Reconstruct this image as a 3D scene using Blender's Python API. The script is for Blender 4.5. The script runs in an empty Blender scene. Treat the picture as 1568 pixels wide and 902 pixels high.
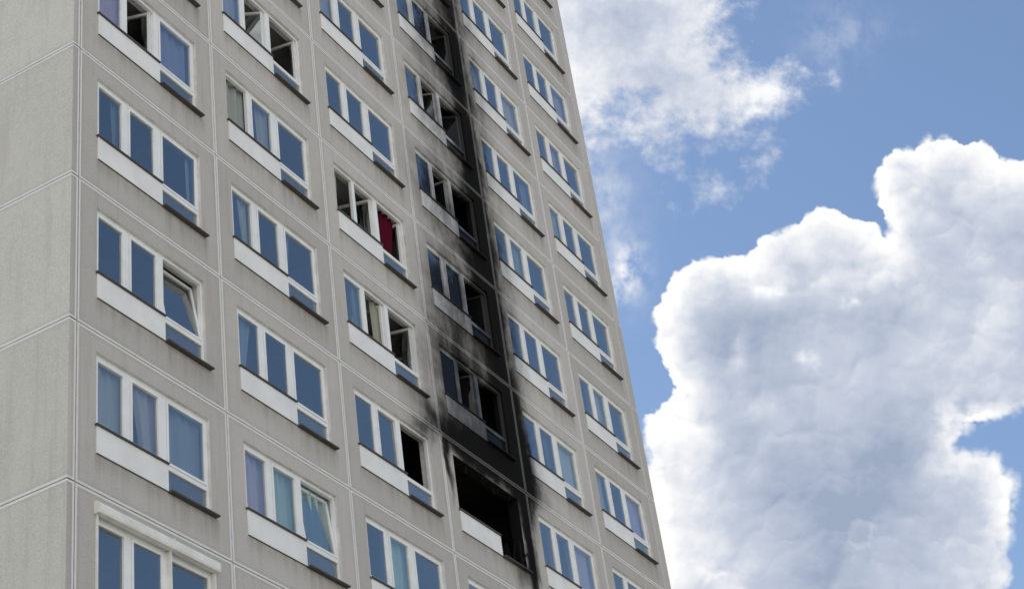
import bpy, math, random, numpy as np
from mathutils import Matrix, Vector
random.seed(7); rng=np.random.RandomState(5)
W=3.717; H=2.8; Z3=17.0; NC=6
KT=-9; KB=8            # storeys: row KT (top) .. KB (ground floor)
def zl(k): return Z3-(k-3)*H
ZR=zl(KT); ZB=zl(KB+1)
XL=-0.17; XR=22.67; D=13.0
RD=0.06
scene=bpy.context.scene
# ------------------------------------------------------------------ node helpers
def mat(name):
    m=bpy.data.materials.new(name); m.use_nodes=True; m.node_tree.nodes.clear(); return m
class NT:
    def __init__(s,nt): s.nt=nt
    def n(s,t,**k):
        x=s.nt.nodes.new(t)
        for a,b in k.items(): setattr(x,a,b)
        return x
    def put(s,sock,v):
        if isinstance(v,bpy.types.NodeSocket): s.nt.links.new(v,sock)
        elif v is not None:
            if hasattr(sock.default_value,'__len__') and isinstance(v,(tuple,list)) and len(v)==3 and len(sock.default_value)==4: v=tuple(v)+(1,)
            sock.default_value=v
    def math(s,op,a,b=None,c=None,clamp=False):
        x=s.n('ShaderNodeMath',operation=op,use_clamp=clamp); s.put(x.inputs[0],a); s.put(x.inputs[1],b); s.put(x.inputs[2],c); return x.outputs[0]
    def vm(s,op,a,b=None,out=0):
        x=s.n('ShaderNodeVectorMath',operation=op); s.put(x.inputs[0],a); s.put(x.inputs[1],b); return x.outputs[out]
    def mix(s,f,a,b,blend='MIX'):
        x=s.n('ShaderNodeMix',data_type='RGBA',blend_type=blend); s.put(x.inputs[0],f); s.put(x.inputs[6],a); s.put(x.inputs[7],b); return x.outputs[2]
    def ramp(s,v,a,b,c=0.,d=1.):
        x=s.n('ShaderNodeMapRange',interpolation_type='SMOOTHSTEP'); s.put(x.inputs[0],v); s.put(x.inputs[1],a); s.put(x.inputs[2],b); s.put(x.inputs[3],c); s.put(x.inputs[4],d); return x.outputs[0]
    def noise(s,vec,scale,detail=4,rough=.55,dist=0.):
        x=s.n('ShaderNodeTexNoise'); s.put(x.inputs['Vector'],vec); s.put(x.inputs['Scale'],scale); s.put(x.inputs['Detail'],detail); s.put(x.inputs['Roughness'],rough); s.put(x.inputs['Distortion'],dist); return x.outputs[0]
    def pos(s): return s.n('ShaderNodeNewGeometry').outputs['Position']
    def attr(s,name): return s.n('ShaderNodeAttribute',attribute_name=name)
# ------------------------------------------------------------------ soot group (blobs in building units: bays, storeys)
BL=[(3.52,1.93,.48,.18,4.0),(3.93,1.50,.13,.55,3.2),(3.50,1.42,.46,.40,1.7),
(3.92,.2,.10,1.6,1.9),(3.90,-2.2,.10,1.8,1.3),
(3.84,.60,.14,.45,1.6),(3.50,.50,.44,.44,1.05),(3.84,-.25,.15,.5,2.8),(3.48,-.50,.44,.44,.85),(3.70,-.10,.2,.12,.8),
(3.87,-1.3,.14,.5,1.5),(3.52,-1.5,.42,.5,.62),(3.86,-2.4,.15,.5,1.2),(3.57,-2.5,.40,.5,.55),(3.85,-3.9,.20,.7,1.2),(3.65,-4.4,.42,1.6,.65),
(4.13,.3,.17,1.6,.34),(4.15,-2.4,.22,1.9,.34),(4.05,1.75,.08,.35,1.3),(3.95,2.5,.05,.42,3.5),(3.06,2.2,.03,.25,1.6),(2.82,2.07,.13,.07,.6),
(3.8,2.84,.09,.09,.6),(3.3,1.0,.28,.3,.4)]
g=bpy.data.node_groups.new("soot","ShaderNodeTree")
g.interface.new_socket("Soot",in_out='OUTPUT',socket_type='NodeSocketFloat')
G=NT(g); P=G.pos()
nz=G.n('ShaderNodeTexNoise'); G.put(nz.inputs['Vector'],P); nz.inputs['Scale'].default_value=1.0; nz.inputs['Detail'].default_value=3; nz.inputs['Roughness'].default_value=.5
off=G.vm('MULTIPLY',G.vm('SUBTRACT',nz.outputs[1],(.5,.5,.5)),(.7,0,1.1))
PP=G.vm('ADD',P,off)
uk=G.vm('ADD',G.vm('MULTIPLY',PP,(1/W,0,-1/H)),(0,0,3+Z3/H))
acc=None
for cu,ck,ru,rk,st in BL:
    d=G.vm('MULTIPLY',G.vm('SUBTRACT',uk,(cu,0,ck)),(1/ru,0,1/rk))
    e=G.math('MULTIPLY',G.math('EXPONENT',G.math('MULTIPLY',G.vm('DOT_PRODUCT',d,d,1),-1.0)),st)
    acc=e if acc is None else G.math('ADD',acc,e)
n1=G.noise(G.vm('MULTIPLY',P,(1.,1.,.6)),2.2,6,.66)
acc=G.math('MULTIPLY',acc,G.ramp(n1,.32,.68,.65,1.25))
acc=G.math('SUBTRACT',1.0,G.math('EXPONENT',G.math('MULTIPLY',acc,-1.45)),clamp=True)
acc=G.ramp(acc,.03,.98)
acc=G.math('MULTIPLY',acc,.995)
go=g.nodes.new('NodeGroupOutput'); g.links.new(acc,go.inputs[0])
def soot(N):
    x=N.n('ShaderNodeGroup'); x.node_tree=g; return x.outputs[0]
def bsdf(N,col,rough=.8,bump=None,bstr=.3,spec=.3,bdist=.01):
    b=N.n('ShaderNodeBsdfPrincipled'); N.put(b.inputs['Base Color'],col); N.put(b.inputs['Roughness'],rough); b.inputs['Specular IOR Level'].default_value=spec
    if bump is not None:
        bp=N.n('ShaderNodeBump'); bp.inputs['Strength'].default_value=bstr; bp.inputs['Distance'].default_value=bdist; N.put(bp.inputs['Height'],bump); N.nt.links.new(bp.outputs[0],b.inputs['Normal'])
    o=N.n('ShaderNodeOutputMaterial'); N.nt.links.new(b.outputs[0],o.inputs[0]); return b
def simple(name,col,rough=.6,sooty=True,var=.08,sc=3.,cap=1.):
    m=mat(name); N=NT(m.node_tree); p=N.pos()
    n=N.noise(p,sc,2,.6); c=N.mix(N.ramp(n,.3,.7),tuple(x*(1-var) for x in col),tuple(min(1,x*(1+var)) for x in col))
    if sooty: c=N.mix(N.math('MULTIPLY',soot(N),cap),c,(.006,.0055,.0055))
    bsdf(N,c,rough,spec=.10 if sooty else .25); return m
def facade_mat(name,base,light,mode):
    m=mat(name); N=NT(m.node_tree); p=N.pos()
    sx=N.n('ShaderNodeSeparateXYZ'); N.put(sx.inputs[0],p)
    fine=N.noise(p,45.,2,.8); med=N.noise(p,4.,4,.7); big=N.noise(p,.55,2,.5)
    streak=N.noise(N.vm('MULTIPLY',p,(5.,5.,.35)),1.,3,.6)
    c=N.mix(N.ramp(fine,.3,.7),tuple(x*.86 for x in base),tuple(x*1.12 for x in base))
    c=N.mix(N.math('MULTIPLY',N.ramp(med,.45,.75),.28),c,tuple(x*.76 for x in base))
    c=N.mix(N.math('MULTIPLY',N.ramp(big,.4,.7),.3),c,tuple(x*1.12 for x in base))
    c=N.mix(N.math('MULTIPLY',N.ramp(streak,.48,.75),.34),c,tuple(x*y for x,y in zip(base,(.72,.69,.64))))
    pv=N.attr('pv').outputs['Fac']
    sc=N.math('ADD',.91,N.math('MULTIPLY',pv,.16))
    c=N.vm('SCALE',c,None); N.nt.links.new(sc,c.node.inputs[3])
    wob=N.math('MULTIPLY',N.math('SUBTRACT',med,.5),.025)
    def dist(val,per):
        q=N.math('DIVIDE',val,per); fr=N.math('ABSOLUTE',N.math('SUBTRACT',q,N.math('ROUND',q))); return N.math('MULTIPLY',fr,per)
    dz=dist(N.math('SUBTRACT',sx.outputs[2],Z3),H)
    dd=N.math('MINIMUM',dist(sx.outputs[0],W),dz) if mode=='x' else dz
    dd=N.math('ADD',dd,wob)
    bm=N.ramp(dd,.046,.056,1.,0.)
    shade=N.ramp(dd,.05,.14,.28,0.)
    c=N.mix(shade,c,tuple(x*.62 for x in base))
    if mode=='x':   # dirt washed down under the sills
        u=N.math('FRACT',N.math('DIVIDE',sx.outputs[0],W)); v=N.math('SUBTRACT',1.0,N.math('FRACT',N.math('DIVIDE',N.math('SUBTRACT',sx.outputs[2],Z3-20*H),H)))
        du=N.math('MULTIPLY',N.ramp(u,.56,.60),N.ramp(u,.90,.93,1.,0.)); dv=N.math('MULTIPLY',N.ramp(v,.765,.775),N.ramp(v,.78,1.0,1.,0.))
        d1=N.math('MULTIPLY',du,dv)
        du2=N.math('MULTIPLY',N.ramp(u,.10,.13),N.ramp(u,.56,.58,1.,0.)); dv2=N.math('MULTIPLY',N.ramp(v,.765,.77),N.ramp(v,.77,.9,1.,0.))
        dm=N.math('MULTIPLY',N.math('ADD',d1,N.math('MULTIPLY',du2,dv2),clamp=True),N.ramp(streak,.3,.65,.15,.55))
        c=N.mix(dm,c,tuple(x*y for x,y in zip(base,(.55,.52,.48))))
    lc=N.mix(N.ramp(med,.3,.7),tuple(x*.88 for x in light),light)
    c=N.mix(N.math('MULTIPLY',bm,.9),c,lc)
    if mode=='x':
        s=N.math('MULTIPLY',soot(N),N.math('SUBTRACT',1.,N.math('MULTIPLY',bm,.14)))
        c=N.mix(s,c,(.007,.0065,.0065))
    hgt=N.math('ADD',fine,N.math('MULTIPLY',med,1.5))
    bsdf(N,c,.95,hgt,.4,.04,.005); return m
M={}
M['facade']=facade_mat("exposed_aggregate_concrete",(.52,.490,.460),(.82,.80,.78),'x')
M['side']=facade_mat("painted_render",(.65,.622,.56),(.86,.85,.81),'z')
M['joint']=simple("joint_sealant",(.36,.345,.33),.9,cap=.85)
M['reveal']=simple("painted_reveal",(.68,.66,.64),.8,var=.1)
M['frame']=simple("white_pvc",(.84,.84,.84),.4,var=.04,cap=.95)
M['parapet']=simple("white_panel",(.82,.81,.80),.55,var=.05,sc=1.5,cap=.93)
M['sill_shadow']=simple("sill_metal_shadow_strip",(.09,.082,.08),.5)
M['int']=simple("room_wall",(.22,.21,.19),.9,False)
M['ceil']=simple("room_ceiling",(.40,.39,.37),.9,False)
M['burnt']=simple("charred_room",(.005,.005,.005),.95,False)
M['shut']=simple("shutter_box",(.80,.78,.74),.5,False)
M['roof']=simple("roof_felt",(.15,.15,.15),.9,False)
m=mat("curtain_cloth"); N=NT(m.node_tree)
a=N.attr('ccol').outputs['Color']; 
b=N.n('ShaderNodeBsdfDiffuse'); N.put(b.inputs[0],a); o=N.n('ShaderNodeOutputMaterial'); N.nt.links.new(b.outputs[0],o.inputs[0]); M['cloth']=m
m=mat("window_glass"); N=NT(m.node_tree); p=N.pos()
gl=N.n('ShaderNodeBsdfGlossy'); gl.inputs['Color'].default_value=(.90,.95,.95,1); gl.inputs['Roughness'].default_value=.015
bp=N.n('ShaderNodeBump'); bp.inputs['Strength'].default_value=.6; bp.inputs['Distance'].default_value=.02; N.put(bp.inputs['Height'],N.noise(p,1.3,1,.5)); N.nt.links.new(bp.outputs[0],gl.inputs['Normal'])
tr=N.n('ShaderNodeBsdfTransparent'); tr.inputs[0].default_value=(.82,.86,.88,1)
fr=N.n('ShaderNodeFresnel'); fr.inputs[0].default_value=1.5
mx=N.n('ShaderNodeMixShader'); N.put(mx.inputs[0],N.math('ADD',.26,N.math('MULTIPLY',fr.outputs[0],1.2),clamp=True)); N.nt.links.new(tr.outputs[0],mx.inputs[1]); N.nt.links.new(gl.outputs[0],mx.inputs[2])
df=N.n('ShaderNodeBsdfDiffuse'); df.inputs[0].default_value=(.010,.010,.011,1)
mx2=N.n('ShaderNodeMixShader'); N.put(mx2.inputs[0],N.math('MULTIPLY',N.ramp(soot(N),.1,.8),.92)); N.nt.links.new(mx.outputs[0],mx2.inputs[1]); N.nt.links.new(df.outputs[0],mx2.inputs[2])
o=N.n('ShaderNodeOutputMaterial'); N.nt.links.new(mx2.outputs[0],o.inputs[0]); M['glass']=m
# ------------------------------------------------------------------ mesh accumulators
class Acc:
    def __init__(s): s.v=[]; s.f=[]; s.a=[]
    def quad(s,a,b,c,d,at=0.5):
        i=len(s.v); s.v+=[a,b,c,d]; s.f.append((i,i+1,i+2,i+3)); s.a.append(at)
    def box(s,x0,x1,y0,y1,z0,z1,mtx=None,at=.5):
        c=[Vector(q) for q in ((x0,y0,z0),(x1,y0,z0),(x1,y1,z0),(x0,y1,z0),(x0,y0,z1),(x1,y0,z1),(x1,y1,z1),(x0,y1,z1))]
        if mtx is not None: c=[mtx@q for q in c]
        i=len(s.v); s.v+=[tuple(q) for q in c]
        for f in ((0,1,5,4),(1,2,6,5),(2,3,7,6),(3,0,4,7),(4,5,6,7),(3,2,1,0)): s.f.append(tuple(i+j for j in f)); s.a.append(at)
A={}
def acc(n):
    if n not in A: A[n]=Acc()
    return A[n]
tower=bpy.data.objects.new("apartment_tower",None); scene.collection.objects.link(tower)
def build(name,key,acc_,attr=None,parent=tower):
    me=bpy.data.meshes.new(name); me.from_pydata(acc_.v,[],acc_.f); me.materials.append(M[key])
    if attr=='pv':
        at=me.attributes.new('pv','FLOAT','FACE'); at.data.foreach_set('value',[float(x) for x in acc_.a])
    if attr=='ccol':
        at=me.attributes.new('ccol','FLOAT_COLOR','FACE'); at.data.foreach_set('color',[c for x in acc_.a for c in (*x,1.)])
    o=bpy.data.objects.new(name,me); scene.collection.objects.link(o); o.parent=parent
    return o
# ------------------------------------------------------------------ window spec
UL,UM,UR=.12*W,.568*W,.868*W       # opening x
VT,VL,VB=.125*H,.592*H,.765*H      # opening v (down)
spec={}
def S(c,r,p='ccc',cur=None,**k): spec[(c,r)]=dict(p=p,cur=cur,**k)
white=(.84,.84,.82); cream=(.78,.74,.66); blue=(.58,.64,.72); red=(.085,.010,.022); grey=(.38,.35,.33); teal=(.34,.50,.50)
S(0,0,'coc',[(0,1,white),(2,1,blue)]); S(0,1,'ccc',[(0,.35,blue),(1,.25,grey),(2,.2,blue)]); S(0,2,'cct'); S(0,3,'ccc',[(0,1,white),(1,.7,white),(2,1,blue)]); S(0,4,'ccc',None,shut=True)
S(1,-1,'coo',[(0,.8,white)]); S(1,0,'occ',[(0,1,grey),(1,.5,white),(2,.3,blue)]); S(1,1,'ccc',[(0,.5,white),(1,.25,white),(2,.4,blue)]); S(1,2,'ccc',[(0,.8,blue),(2,.2,blue)]); S(1,3,'cct',[(0,1,white),(1,1,white),(2,1,teal)])
S(2,-1,'ccc',[(2,.3,white)]); S(2,0,'ooo',[(0,.5,grey),(1,.4,grey),(2,.9,red)]); S(2,1,'coo',[(0,.3,blue),(1,.4,grey)]); S(2,2,'ccx'); S(2,3,'ccc',[(1,1,white)]); S(2,-2,'ccc',[(0,1,white)])
S(3,2,'xxx',fire=True); S(3,1,'cox'); S(3,0,'cco'); S(3,-1,'cox'); S(3,-2,'coo'); S(3,-3,'cco'); S(3,3,'ccc',[(0,1,white)]); S(3,-4,'coc')
S(4,3,'cct',[(2,1,teal)]); S(5,3,'oco'); S(4,-1,'ccc',[(1,.4,white)]); S(4,0,'ccc'); S(5,-3,'ccc',[(1,1,white)])
F,GL,SI,RV,CU,IN,CE,PA,BU,SH=[acc(k) for k in ('frame','glass','sill_shadow','reveal','cloth','int','ceil','parapet','burnt','shut')]
def sash(x0,x1,z0,z1,state,side):
    t=.05; fy0,fy1=RD-.008,RD+.055
    x0+=.006;x1-=.006;z0+=.006;z1-=.006
    if state=='x': return
    if state=='t': mt=Matrix.Translation((0,fy0,z0))@Matrix.Rotation(math.radians(-random.uniform(6,9)),4,'X')@Matrix.Translation((0,-fy0,-z0))
    elif state=='o':
        hx=x0 if side==0 else x1; an=math.radians(random.uniform(55,85))*(1 if side==0 else -1)
        mt=Matrix.Translation((hx,fy1,0))@Matrix.Rotation(an,4,'Z')@Matrix.Translation((-hx,-fy1,0))
    else: mt=Matrix.Identity(4)
    F.box(x0,x0+t,fy0,fy1,z0,z1,mt);F.box(x1-t,x1,fy0,fy1,z0,z1,mt);F.box(x0+t,x1-t,fy0,fy1,z0,z0+t,mt);F.box(x0+t,x1-t,fy0,fy1,z1-t,z1,mt)
    e=.012; j=[random.uniform(-e,e) for _ in range(4)]; gy=RD+.022
    c=[(x,gy+j[1]*(x-x0)/(x1-x0)+j[2]*(z-z0)/(z1-z0),z) for x,z in ((x0+t,z0+t),(x1-t,z0+t),(x1-t,z1-t),(x0+t,z1-t))]
    GL.quad(*[tuple(mt@Vector(q)) for q in c])
def curtain(x0,x1,z0,z1,frac,col,side):
    w=(x1-x0)*frac
    a,b=(x0,x0+w) if side==0 else (x1-w,x1)
    n=max(6,int((b-a)/.03)); ph=random.random()*6; fq=random.uniform(.75,1.1)
    pr=None; cc=tuple(min(1,q*random.uniform(.85,1.1)) for q in col)
    flare=random.uniform(.1,.45) if frac<.95 else 0
    for i in range(n+1):
        x=a+(b-a)*i/n; y=.21+.030*math.sin(ph+i*fq)+.016*math.sin(i*.37+ph)
        xb=x
        if flare: xb=a+(x-a)*(1-flare) if side==0 else b-(b-x)*(1-flare)
        cur=((xb,y,z0),(x,y,z1))
        if pr: CU.quad(pr[0],cur[0],cur[1],pr[1],cc)
        pr=cur
def window(c,r):
    ox=c*W; zt=zl(r); sp=spec.get((c,r))
    if sp is None:
        cur=[]
        if random.random()<.85:
            for i in range(3):
                if random.random()<.65: cur.append((i,random.choice((1,1,.3,.45,.6)),random.choice((white,white,cream,blue,grey))))
        sp=dict(p=random.choice(('ccc','ccc','ccc','ccc','cct','coc')) ,cur=cur)
        if c>=3: sp['p']='ccc'
    x0,xm,x1=ox+UL,ox+UM,ox+UR; z1=zt-VT; zl_=zt-VL; zb=zt-VB
    fire=sp.get('fire')
    dp=.26; R=BU if fire else RV
    R.quad((x0,0,z1),(x1,0,z1),(x1,dp,z1),(x0,dp,z1)); R.quad((x1,0,zb),(x1,dp,zb),(x1,dp,z1),(x1,0,z1)); R.quad((x0,0,zl_),(x0,0,z1),(x0,dp,z1),(x0,dp,zl_))
    R.quad((x0,0,zl_),(x0,dp,zl_),(xm,dp,zl_),(xm,0,zl_)); R.quad((xm,0,zb),(xm,0,zl_),(xm,dp,zl_),(xm,dp,zb)); R.quad((xm,0,zb),(xm,dp,zb),(x1,dp,zb),(x1,0,zb))
    SI.box(x0-.03,xm-.005,-.055,RD+.01,zl_-.022,zl_+.006); SI.box(xm-.0,x1+.09,-.095,RD+.01,zb-.024,zb+.006)
    SI.box(x0+.01,xm-.01,-.016,.0-.001,zt-.765*H-.012,zt-.765*H)  # added dark strip in place of the shadow line under the white panel
    PA.box(x0,xm,-.022,-.001,zt-.765*H,zl_-.024)
    if not fire:
        y0,y1=RD,RD+.07; b=.04
        m1a,m1b=ox+.334*W-.055,ox+.334*W+.055; m2a,m2b=ox+.567*W-.07,ox+.567*W+.07
        zs=zl_+.008; zbs=zb+.008
        F.box(x0,x0+b,y0,y1,zs,z1); F.box(x1-b,x1,y0,y1,zbs,z1)
        F.box(x0+b,x1-b,y0,y1,z1-.06,z1)
        F.box(m1a,m1b,y0,y1,zs+b,z1-.06); F.box(m2a,m2b,y0,y1,zbs+b,z1-.06)
        F.box(x0+b,m2a,y0,y1,zs,zs+b); F.box(m2a,x1-b,y0,y1,zbs,zbs+b)
        zbar=zt-.59*H
        F.box(m2b,x1-b,y0,y1,zbar-.04,zbar+.04)
        regs=[(x0+b,m1a,zs+b,z1-.06),(m1b,m2a,zs+b,z1-.06),(m2b,x1-b,zbar+.04,z1-.06)]
        for i,rg in enumerate(regs): sash(*rg,sp['p'][i],1 if i==2 else 0 if i==0 else 1)
        GL.quad((m2b,RD+.03,zbs+b),(x1-b,RD+.03,zbs+b),(x1-b,RD+.03,zbar-.04),(m2b,RD+.03,zbar-.04))
        IN.quad((m2b,RD+.05,zbs+b),(x1-b,RD+.05,zbs+b),(x1-b,RD+.05,zbar-.04),(m2b,RD+.05,zbar-.04))
        for (i,fr,col) in (sp.get('cur') or []):
            rg=regs[i]; curtain(rg[0]-.05,rg[1]+.05,rg[2]-.05,rg[3]+.1,fr,col,random.choice((0,1)))
    else:
        B=BU
        B.box(x1-.10,x1-.04,.06,.11,zb+.01,zb+.75); B.box(xm+.05,x1-.2,.05,.1,zb+.01,zb+.09)
        for q in range(9):
            xx=random.uniform(xm,x1-.1); L=random.uniform(.15,.5)
            B.box(-.012,.012,-.012,.012,0,L,Matrix.Translation((xx,.06,zb+.02))@Matrix.Rotation(random.uniform(-.9,.9),4,'Y')@Matrix.Rotation(random.uniform(-.4,.4),4,'X'))
        for q in range(7):
            xx=random.uniform(x0+.2,x1-.1); L=random.uniform(.1,.35)
            B.box(-.01,.01,-.008,.008,-L,0,Matrix.Translation((xx,.07,z1))@Matrix.Rotation(random.uniform(-.7,.7),4,'Y'))
    if fire or ('x' in sp['p'] and c==2) or (c==3 and r in (1,0,-1,-2)):
        bx0,bx1=(ox+.1,ox+W-.1) if c==3 else (ox+.62*W,ox+.98*W)
        y0,y1=.262,1.8; za,zc=zt-H+.2,zt-.2
        BU.quad((bx0,y1,za),(bx1,y1,za),(bx1,y1,zc),(bx0,y1,zc)); BU.quad((bx0,y0,za),(bx0,y1,za),(bx0,y1,zc),(bx0,y0,zc)); BU.quad((bx1,y0,za),(bx1,y1,za),(bx1,y1,zc),(bx1,y0,zc)); BU.quad((bx0,y0,zc),(bx1,y0,zc),(bx1,y1,zc),(bx0,y1,zc)); BU.quad((bx0,y0,za),(bx1,y0,za),(bx1,y1,za),(bx0,y1,za))
    if sp.get('shut'):
        zc=z1+.01
        prof=[(-.001,.17),(-.06,.165),(-.10,.13),(-.115,.08),(-.115,.0),(-.10,-.03),(-.001,-.03)]
        xa,xb=x0-.04,x1+.02
        for i in range(len(prof)-1):
            (ya,za),(yb,zb2)=prof[i],prof[i+1]
            SH.quad((xa,ya,zc+za),(xb,ya,zc+za),(xb,yb,zc+zb2),(xa,yb,zc+zb2))
        for xx in (xa,xb):
            i=len(SH.v); SH.v+=[(xx,y,zc+z) for y,z in prof]; SH.f.append(tuple(range(i,i+len(prof)))); SH.a.append(.5)
        SH.box(xm-.01,xm+.01,-.12,-.1,zc-.03,zc+.15)
        for xx in (x0+.0,xm,x1-.03): SH.box(xx,xx+.03,-.03,RD,zl_ ,zc-.03)
FA=acc('facade')
gp=.012; BK=.025
for c in range(NC):
    for r in range(KT,KB+1):
        ox=c*W; zt=zl(r); pv=random.random()
        us=[gp,UL,UM,UR,W-gp]; vs=[gp,VT,VL,VB,H-gp]
        for i in range(4):
            for j in range(4):
                hole=(1<=i<=2 and j==1) or (i==2 and j==2)
                if hole: continue
                a,b=ox+us[i],ox+us[i+1]; t,bt=zt-vs[j],zt-vs[j+1]
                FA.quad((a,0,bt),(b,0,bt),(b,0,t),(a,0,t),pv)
        a,b,t,bt=ox+gp,ox+W-gp,zt-gp,zt-H+gp
        for q in (((a,0,bt),(a,0,t),(a,BK,t),(a,BK,bt)),((b,0,bt),(b,BK,bt),(b,BK,t),(b,0,t)),((a,0,t),(b,0,t),(b,BK,t),(a,BK,t)),((a,0,bt),(a,BK,bt),(b,BK,bt),(b,0,bt))): FA.quad(*q,pv)
        window(c,r)
for (a,b) in ((XL,-gp),(6*W+gp,XR)):
    for r in range(KT,KB+1):
        t,bt=zl(r)-gp,zl(r)-H+gp; pv=random.random(); FA.quad((a,0,bt),(b,0,bt),(b,0,t),(a,0,t),pv)
J=acc('joint')
for c in range(NC+1): J.quad((c*W-.06,BK,ZB),(c*W+.06,BK,ZB),(c*W+.06,BK,ZR),(c*W-.06,BK,ZR))
for r in range(KT,KB+2):
    J.quad((XL,BK+.003,zl(r)-.06),(XR,BK+.003,zl(r)-.06),(XR,BK+.003,zl(r)+.06),(XL,BK+.003,zl(r)+.06))
for r in range(KT,KB+2):
    z=zl(r); CE.quad((XL+.3,.262,z-.12),(XR-.3,.262,z-.12),(XR-.3,4,z-.12),(XL+.3,4,z-.12)); CE.quad((XL+.3,.262,z-.02),(XR-.3,.262,z-.02),(XR-.3,4,z-.02),(XL+.3,4,z-.02))
for c in range(NC+1): IN.quad((c*W,.262,ZB),(c*W,4,ZB),(c*W,4,ZR),(c*W,.262,ZR))
IN.quad((XL+.2,4.0,ZB),(XR-.2,4.0,ZB),(XR-.2,4.0,ZR),(XL+.2,4.0,ZR))
SW=Acc()
nb=[(0,.5*D-.0),(.5*D,D)]
for r in range(KT,KB+1):
    t,bt=zl(r)-gp,zl(r)-H+gp
    for ya,yb in nb:
        pv=random.random(); g0=.0 if ya==0 else gp
        a,b=ya+g0,yb-(gp if yb<D else 0)
        SW.quad((XL,b,bt),(XL,a,bt),(XL,a,t),(XL,b,t),pv); SW.quad((XR,a,bt),(XR,b,bt),(XR,b,t),(XR,a,t),pv)
        SW.quad((XL,a,t),(XL+BK,a,t),(XL+BK,b,t),(XL,b,t),pv); SW.quad((XL,a,bt),(XL+BK,a,bt),(XL+BK,b,bt),(XL,b,bt),pv)
build("side_walls",'side',SW,'pv')
J.quad((XL+BK,.03,ZB),(XL+BK,D,ZB),(XL+BK,D,ZR),(XL+BK,.03,ZR)); J.quad((XR-BK,.03,ZB),(XR-BK,D,ZB),(XR-BK,D,ZR),(XR-BK,.03,ZR))
J.quad((XL,D,ZB),(XR,D,ZB),(XR,D,ZR),(XL,D,ZR))
RF=Acc(); RF.box(XL+.02,XR-.02,.02,D-.02,ZR,ZR+.1); build("roof_deck",'roof',RF)
PB=Acc(); PB.box(XL-.03,XR+.03,-.03,.25,ZR+.004,ZR+.7); PB.box(XL-.03,XR+.03,D-.25,D+.03,ZR+.004,ZR+.7); PB.box(XL-.03,XL+.25,.25,D-.25,ZR+.004,ZR+.7); PB.box(XR-.25,XR+.03,.25,D-.25,ZR+.004,ZR+.7); build("roof_parapet",'side',PB,'pv')
for nm,key,at in (("facade_panels",'facade','pv'),("panel_joints",'joint',None),("window_frames",'frame',None),("window_panes",'glass',None),("window_sills_and_shadow_strips",'sill_shadow',None),("window_reveals",'reveal',None),("curtains",'cloth','ccol'),("room_walls",'int',None),("room_ceilings",'ceil',None),("parapet_panels",'parapet',None),("burnt_room",'burnt',None),("roller_shutter_box",'shut',None)):
    build(nm,key,A[key],at)
# ------------------------------------------------------------------ ground
m=mat("ground_paving"); N=NT(m.node_tree); p=N.pos()
c=N.mix(N.ramp(N.noise(p,.05,2,.6),.45,.65),(.38,.355,.32),(.14,.16,.08)); bsdf(N,c,.9)
M['ground']=m
GA=Acc(); GA.quad((-6000,-6000,0),(6000,-6000,0),(6000,6000,0),(-6000,6000,0)); build("ground",'ground',GA,parent=None)
# ------------------------------------------------------------------ camera
f_px,ya,pi_,ro=2682.277,1.13340,.58577,-.15318
cp=Vector((-17.17732,-15.39225,-15.40144+Z3))
fwd=Vector((math.sin(ya)*math.cos(pi_),math.cos(ya)*math.cos(pi_),math.sin(pi_))); right=Vector((math.cos(ya),-math.sin(ya),0)); up=right.cross(fwd)
r2=right*math.cos(ro)+up*math.sin(ro); u2=-right*math.sin(ro)+up*math.cos(ro)
cam=bpy.data.cameras.new("camera"); cam.lens=f_px/1568*36; cam.sensor_width=36; cam.clip_end=20000; cam.clip_start=.1
co=bpy.data.objects.new("camera",cam); scene.collection.objects.link(co); scene.camera=co
R=Matrix((r2,u2,-fwd)).transposed(); co.matrix_world=Matrix.Translation(cp)@R.to_4x4()
# ------------------------------------------------------------------ clouds: large sheets about 3 km away, sun and shade painted into their glow
gtab=rng.rand(256,256)*2*np.pi; wx=rng.rand(256,256); wy=rng.rand(256,256)
def perlin(x,y):
    xi=np.floor(x).astype(int); yi=np.floor(y).astype(int); xf=x-xi; yf=y-yi
    u=xf*xf*xf*(xf*(xf*6-15)+10); v=yf*yf*yf*(yf*(yf*6-15)+10)
    def gr(a,b,dx,dy):
        t=gtab[a&255,b&255]; return np.cos(t)*dx+np.sin(t)*dy
    a=gr(xi,yi,xf,yf);b=gr(xi+1,yi,xf-1,yf);c=gr(xi,yi+1,xf,yf-1);d=gr(xi+1,yi+1,xf-1,yf-1)
    return (a*(1-u)+b*u)*(1-v)+(c*(1-u)+d*u)*v*1.0
def fbm(x,y,o=5,g=.5):
    s=0;a=1;t=0
    for i in range(o): s=s+a*perlin(x*2**i+i*17.3,y*2**i+i*9.1); t+=a; a*=g
    return s/t*1.6
def puff(x,y):
    xi=np.floor(x).astype(int); yi=np.floor(y).astype(int); best=np.full(x.shape,9.)
    for i in (-1,0,1):
        for j in (-1,0,1):
            a=(xi+i)&255;b=(yi+j)&255
            d=(xi+i+wx[a,b]-x)**2+(yi+j+wy[a,b]-y)**2; best=np.minimum(best,d)
    return np.sqrt(np.clip(1-best,0,1))
def sdf(X,Y,poly):
    d=np.full(X.shape,1e9); ins=np.zeros(X.shape,bool); n=len(poly)
    for i in range(n):
        ax,ay=poly[i];bx,by=poly[(i+1)%n]; ex,ey=bx-ax,by-ay
        t=np.clip(((X-ax)*ex+(Y-ay)*ey)/(ex*ex+ey*ey),0,1); d=np.minimum(d,(X-ax-t*ex)**2+(Y-ay-t*ey)**2)
        cnd=((ay>Y)!=(by>Y)); 
        if ey!=0: ins^=cnd&(X<(bx-ax)*(Y-ay)/ey+ax)
    d=np.sqrt(d); return np.where(ins,d,-d)
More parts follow.
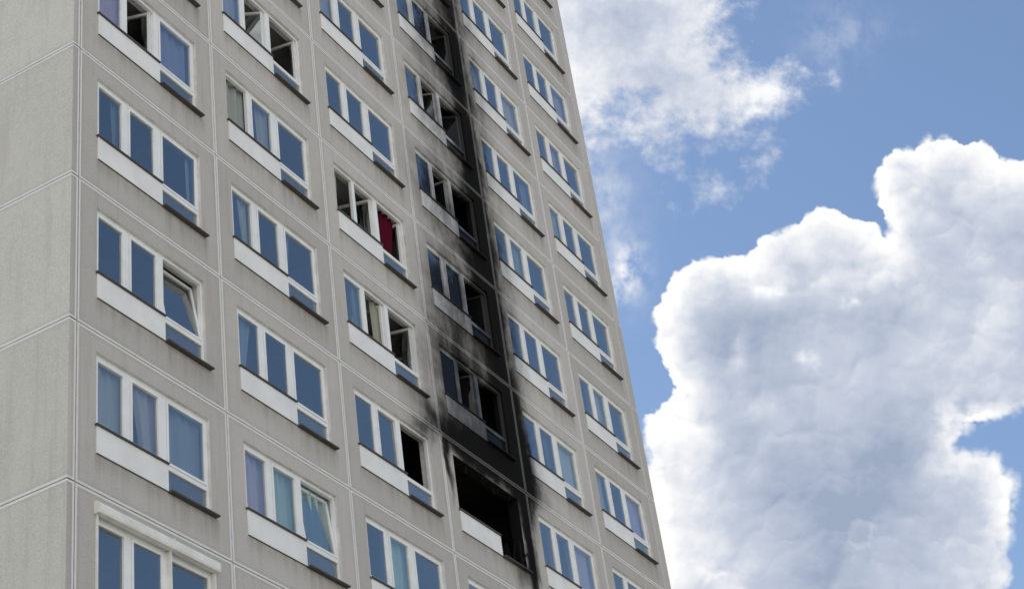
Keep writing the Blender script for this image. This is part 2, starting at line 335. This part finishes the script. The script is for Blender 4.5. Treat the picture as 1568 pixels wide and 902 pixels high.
def shift(F,dx,dy):  # value at (x-dx,y-dy)
    out=np.zeros_like(F); h,w=F.shape; dx=int(round(dx));dy=int(round(dy))
    ys=slice(max(0,dy),min(h,h+dy)); xs=slice(max(0,dx),min(w,w+dx)); ys2=slice(max(0,-dy),min(h,h-dy)); xs2=slice(max(0,-dx),min(w,w-dx))
    out[ys,xs]=F[ys2,xs2]; return out
def ss(a,b,x): t=np.clip((x-a)/(b-a),0,1); return t*t*(3-2*t)
mc=mat("cloud_painted_light"); N=NT(mc.node_tree)
e=N.n('ShaderNodeEmission'); N.put(e.inputs[0],N.attr('ccol').outputs['Color']); tr=N.n('ShaderNodeBsdfTransparent'); mx=N.n('ShaderNodeMixShader'); N.put(mx.inputs[0],N.attr('dens').outputs['Fac'])
N.nt.links.new(tr.outputs[0],mx.inputs[1]); N.nt.links.new(e.outputs[0],mx.inputs[2]); o=N.n('ShaderNodeOutputMaterial'); N.nt.links.new(mx.outputs[0],o.inputs[0])
mc.cycles.emission_sampling='NONE'
def sheet(name,X,Y,alpha,col,dist):
    h,w=X.shape; lx=(X-784)/f_px*dist; ly=(451-Y)/f_px*dist
    co_=np.stack([lx,ly,np.zeros_like(lx)],-1).reshape(-1,3).astype(np.float32)
    idx=np.arange(h*w).reshape(h,w); q=np.stack([idx[:-1,:-1],idx[1:,:-1],idx[1:,1:],idx[:-1,1:]],-1).reshape(-1,4)
    am=alpha.reshape(-1); keep=(am[q].max(1)>.003); q=q[keep]
    used=np.unique(q); remap=np.zeros(h*w,np.int64); remap[used]=np.arange(len(used)); q=remap[q]
    me=bpy.data.meshes.new(name); me.vertices.add(len(used)); me.vertices.foreach_set('co',co_[used].reshape(-1))
    me.loops.add(q.size); me.loops.foreach_set('vertex_index',q.reshape(-1).astype(np.int32)); me.polygons.add(len(q)); me.polygons.foreach_set('loop_start',np.arange(0,q.size,4,dtype=np.int32)); me.polygons.foreach_set('loop_total',np.full(len(q),4,dtype=np.int32))
    me.update(calc_edges=True)
    a=me.attributes.new('dens','FLOAT','POINT'); a.data.foreach_set('value',am[used].astype(np.float32))
    c4=np.concatenate([col.reshape(-1,3)[used],np.ones((len(used),1))],1).astype(np.float32)
    a=me.attributes.new('ccol','FLOAT_COLOR','POINT'); a.data.foreach_set('color',c4.reshape(-1))
    me.materials.append(mc); o=bpy.data.objects.new(name,me); scene.collection.objects.link(o)
    o.matrix_world=Matrix.Translation(cp+fwd*dist)@R.to_4x4(); return o
st=1.4
sh_c=np.array([.34,.41,.55]); mid_c=np.array([.59,.64,.75]); wh_c=np.array([1.0,1.0,1.0])
def tone(B):
    B=np.clip(B,0,1)[...,None]
    return np.where(B<.5,sh_c+(mid_c-sh_c)*B*2,mid_c+(wh_c-mid_c)*(B-.5)*2)
def grid(x0,x1,y0,y1):
    xs=np.arange(x0,x1,st); ys=np.arange(y0,y1,st); return np.meshgrid(xs,ys)
# big cumulus
X,Y=grid(930,1720,150,1020)
big=[(1003,1100),(1012,860),(996,760),(990,690),(998,640),(1028,618),(1050,590),(1030,560),(1012,520),(1008,480),(1030,440),(1068,405),(1110,402),(1140,405),(1168,378),(1188,358),(1225,345),(1262,328),(1300,338),(1335,352),(1350,384),(1374,358),(1370,322),(1344,292),(1345,258),(1372,240),(1402,232),(1425,212),(1462,215),(1500,222),(1530,250),(1575,250),(1640,270),(1700,330),(1800,500),(1800,610),(1600,600),(1555,628),(1500,640),(1462,672),(1452,700),(1480,692),(1522,700),(1548,735),(1552,790),(1540,850),(1528,930),(1540,1100)]
Xw=X+9*fbm(X/60,Y/60,4)+3.5*fbm(X/15+9,Y/15,2); Yw=Y+9*fbm(X/60+40,Y/60,4)+3.5*fbm(X/15+50,Y/15,2)
b1=puff(Xw/80,Yw/80);b2=puff(Xw/36+7,Yw/36);b3=puff(Xw/17+3,Yw/17+5);b4=puff(Xw/8,Yw/8+9)
bump=20*b1+20*b2+11*b3+2.5*b4
sd=sdf(Xw,Yw,big)
Fd=sd+bump-38+1.5*fbm(X/6,Y/6,3)
soft=2.+9*ss(.1,.7,fbm(X/90+3,Y/90,3)+.2)+np.where(X>1420,6,0)*ss(560,640,Y)
alpha=ss(-1,1,Fd/soft-.6)
def light(T,k):
    tau=0; prev=0
    for s in (3,6,10,15,22,34,50,72,100,140):
        tau=tau+shift(T,.45*s/st,.89*s/st)*(s-prev); prev=s
    return np.exp(-tau/k)
L=light(np.clip(Fd/50,0,1),46)
Wx=X+26*fbm(X/60+70,Y/60,4); Wy=Y+26*fbm(X/60,Y/60+70,4)
def bil(s,o): 
    p=puff(Wx/s+o,Wy/s+o*2); return p,(p-shift(p,.45*s*.16/st,.89*s*.16/st))
p1,s1=bil(120,3.3); p2,s2=bil(55,8.1); p3,s3=bil(26,1.7)
rel=1.1*s1+.9*s2+.4*s3
edge=np.exp(-np.clip(Fd,0,None)/55)
crown=(b2-.62)*.6+(b3-.62)*.4
n2=fbm(X/170+5,Y/130+2,4); n4=fbm(X/50+15,Y/42+2,5,.55)
def blob(cx,cy,rx,ry): return np.exp(-((Wx-cx)/rx)**2-((Wy-cy)/ry)**2)
hl=ss(-.2,.6,n4+.3)
B=.33+.40*L+.32*np.exp(-np.clip(Fd,0,None)/22)+.48*rel+edge*crown+.34*n2+.13*n4
B+= -.28*blob(1150,520,70,60)-.28*blob(1330,720,130,120)-.14*blob(1230,830,130,70)-.12*blob(1450,400,50,80)+.32*blob(1060,700,50,90)+hl*(.4*blob(1230,552,20,12)+.5*blob(1300,457,18,10)+.5*blob(1470,640,50,24)+.4*blob(1180,440,26,16)+.35*blob(1130,540,16,44))+.20*blob(1520,480,60,110)+.2*blob(1530,760,35,80)+.25*blob(1160,620,60,25)+.25*blob(1080,850,70,80)
sheet("cumulus_cloud",X,Y,alpha,tone(B),3000.)
# broken cloud next to the tower
X,Y=grid(820,1420,-120,520)
mid=[(780,-150),(1100,-150),(1120,20),(1140,60),(1130,100),(1195,130),(1200,160),(1150,180),(1165,225),(1120,235),(1080,262),(1045,245),(1050,215),(1000,215),(960,200),(930,180),(905,215),(880,230),(860,200),(780,100)]
Xw=X+20*fbm(X/70+3,Y/70,5); Yw=Y+20*fbm(X/70+30,Y/70+8,5)
b1=puff(Xw/70,Yw/70);b2=puff(Xw/30+7,Yw/30);b3=puff(Xw/13+3,Yw/13+5)
n=fbm(X/110+11,Y/90+4,6,.55); n3=fbm(X/35+1,Y/30+2,6,.6)
Fd=sdf(Xw,Yw,mid)*.62+14*b1+10*b2+6*b3-13+66*n+34*n3
alpha=ss(-10,60,Fd)*.96
Wx=X;Wy=Y
L2=light(np.clip(Fd/60,0,1),80)
L=.48+.38*L2+.24*n3+.2*(b2-.5)-.30*blob(960,30,60,40)-.25*blob(1010,125,50,30)+.25*blob(1160,150,40,40)+.25*blob(885,150,40,70)+.1*blob(1060,60,60,60)
def wisp(cx,cy,rx,ry,a,rot=0.):
    c,s=math.cos(rot),math.sin(rot); dx,dy=X-cx,Y-cy; return a*np.exp(-((dx*c+dy*s)/rx)**2-((-dx*s+dy*c)/ry)**2)
wa=wisp(962,415,26,42,.75)+wisp(940,450,18,22,.3)+wisp(1275,60,45,55,.15,.5)+wisp(1330,50,50,20,.08)+wisp(930,330,40,60,.15)+wisp(900,270,60,60,.25)
wn=ss(.28,.75,.5+.55*fbm(X/40+5,Y/45,6,.6)); alpha=np.clip(alpha+wa*wn*1.3+wisp(900,250,70,200,.16),0,1)*ss(-120,-60,Y)
sheet("cumulus_cloud",X,Y,alpha,tone(L),3300.)
# ------------------------------------------------------------------ light
az,el=math.radians(8),math.radians(55)
sd_=Vector((math.sin(az)*math.cos(el),math.cos(az)*math.cos(el),math.sin(el)))
sun=bpy.data.lights.new("sun",'SUN'); sun.energy=5; sun.angle=math.radians(.5); sun.color=(1,.94,.86)
so=bpy.data.objects.new("sun",sun); scene.collection.objects.link(so); so.rotation_euler=sd_.to_track_quat('Z','Y').to_euler()
w=bpy.data.worlds.new("World"); scene.world=w; w.use_nodes=True; w.node_tree.nodes.clear(); N=NT(w.node_tree)
sk=N.n('ShaderNodeTexSky',sky_type='NISHITA'); sk.sun_disc=False; sk.sun_elevation=el; sk.sun_rotation=az; sk.dust_density=.4; sk.ozone_density=1.2; sk.air_density=1.0
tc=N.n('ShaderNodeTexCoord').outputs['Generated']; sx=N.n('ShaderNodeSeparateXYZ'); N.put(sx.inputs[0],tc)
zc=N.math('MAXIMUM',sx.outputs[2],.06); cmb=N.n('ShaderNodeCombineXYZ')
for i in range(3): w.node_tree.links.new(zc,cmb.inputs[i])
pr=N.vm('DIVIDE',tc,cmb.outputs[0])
cn=N.noise(pr,1.1,2,.55,.0)  # unseen bright clouds behind the camera, added to fill light on the facade
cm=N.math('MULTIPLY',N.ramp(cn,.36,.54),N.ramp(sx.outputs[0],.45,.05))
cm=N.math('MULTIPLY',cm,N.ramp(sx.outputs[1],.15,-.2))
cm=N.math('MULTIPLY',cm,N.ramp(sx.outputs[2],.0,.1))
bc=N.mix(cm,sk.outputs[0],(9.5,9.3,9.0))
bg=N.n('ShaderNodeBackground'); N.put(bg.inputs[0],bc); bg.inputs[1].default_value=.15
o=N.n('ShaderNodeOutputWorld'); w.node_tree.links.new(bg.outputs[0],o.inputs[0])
scene.view_settings.view_transform='Standard'; scene.view_settings.look='None'; scene.view_settings.exposure=0
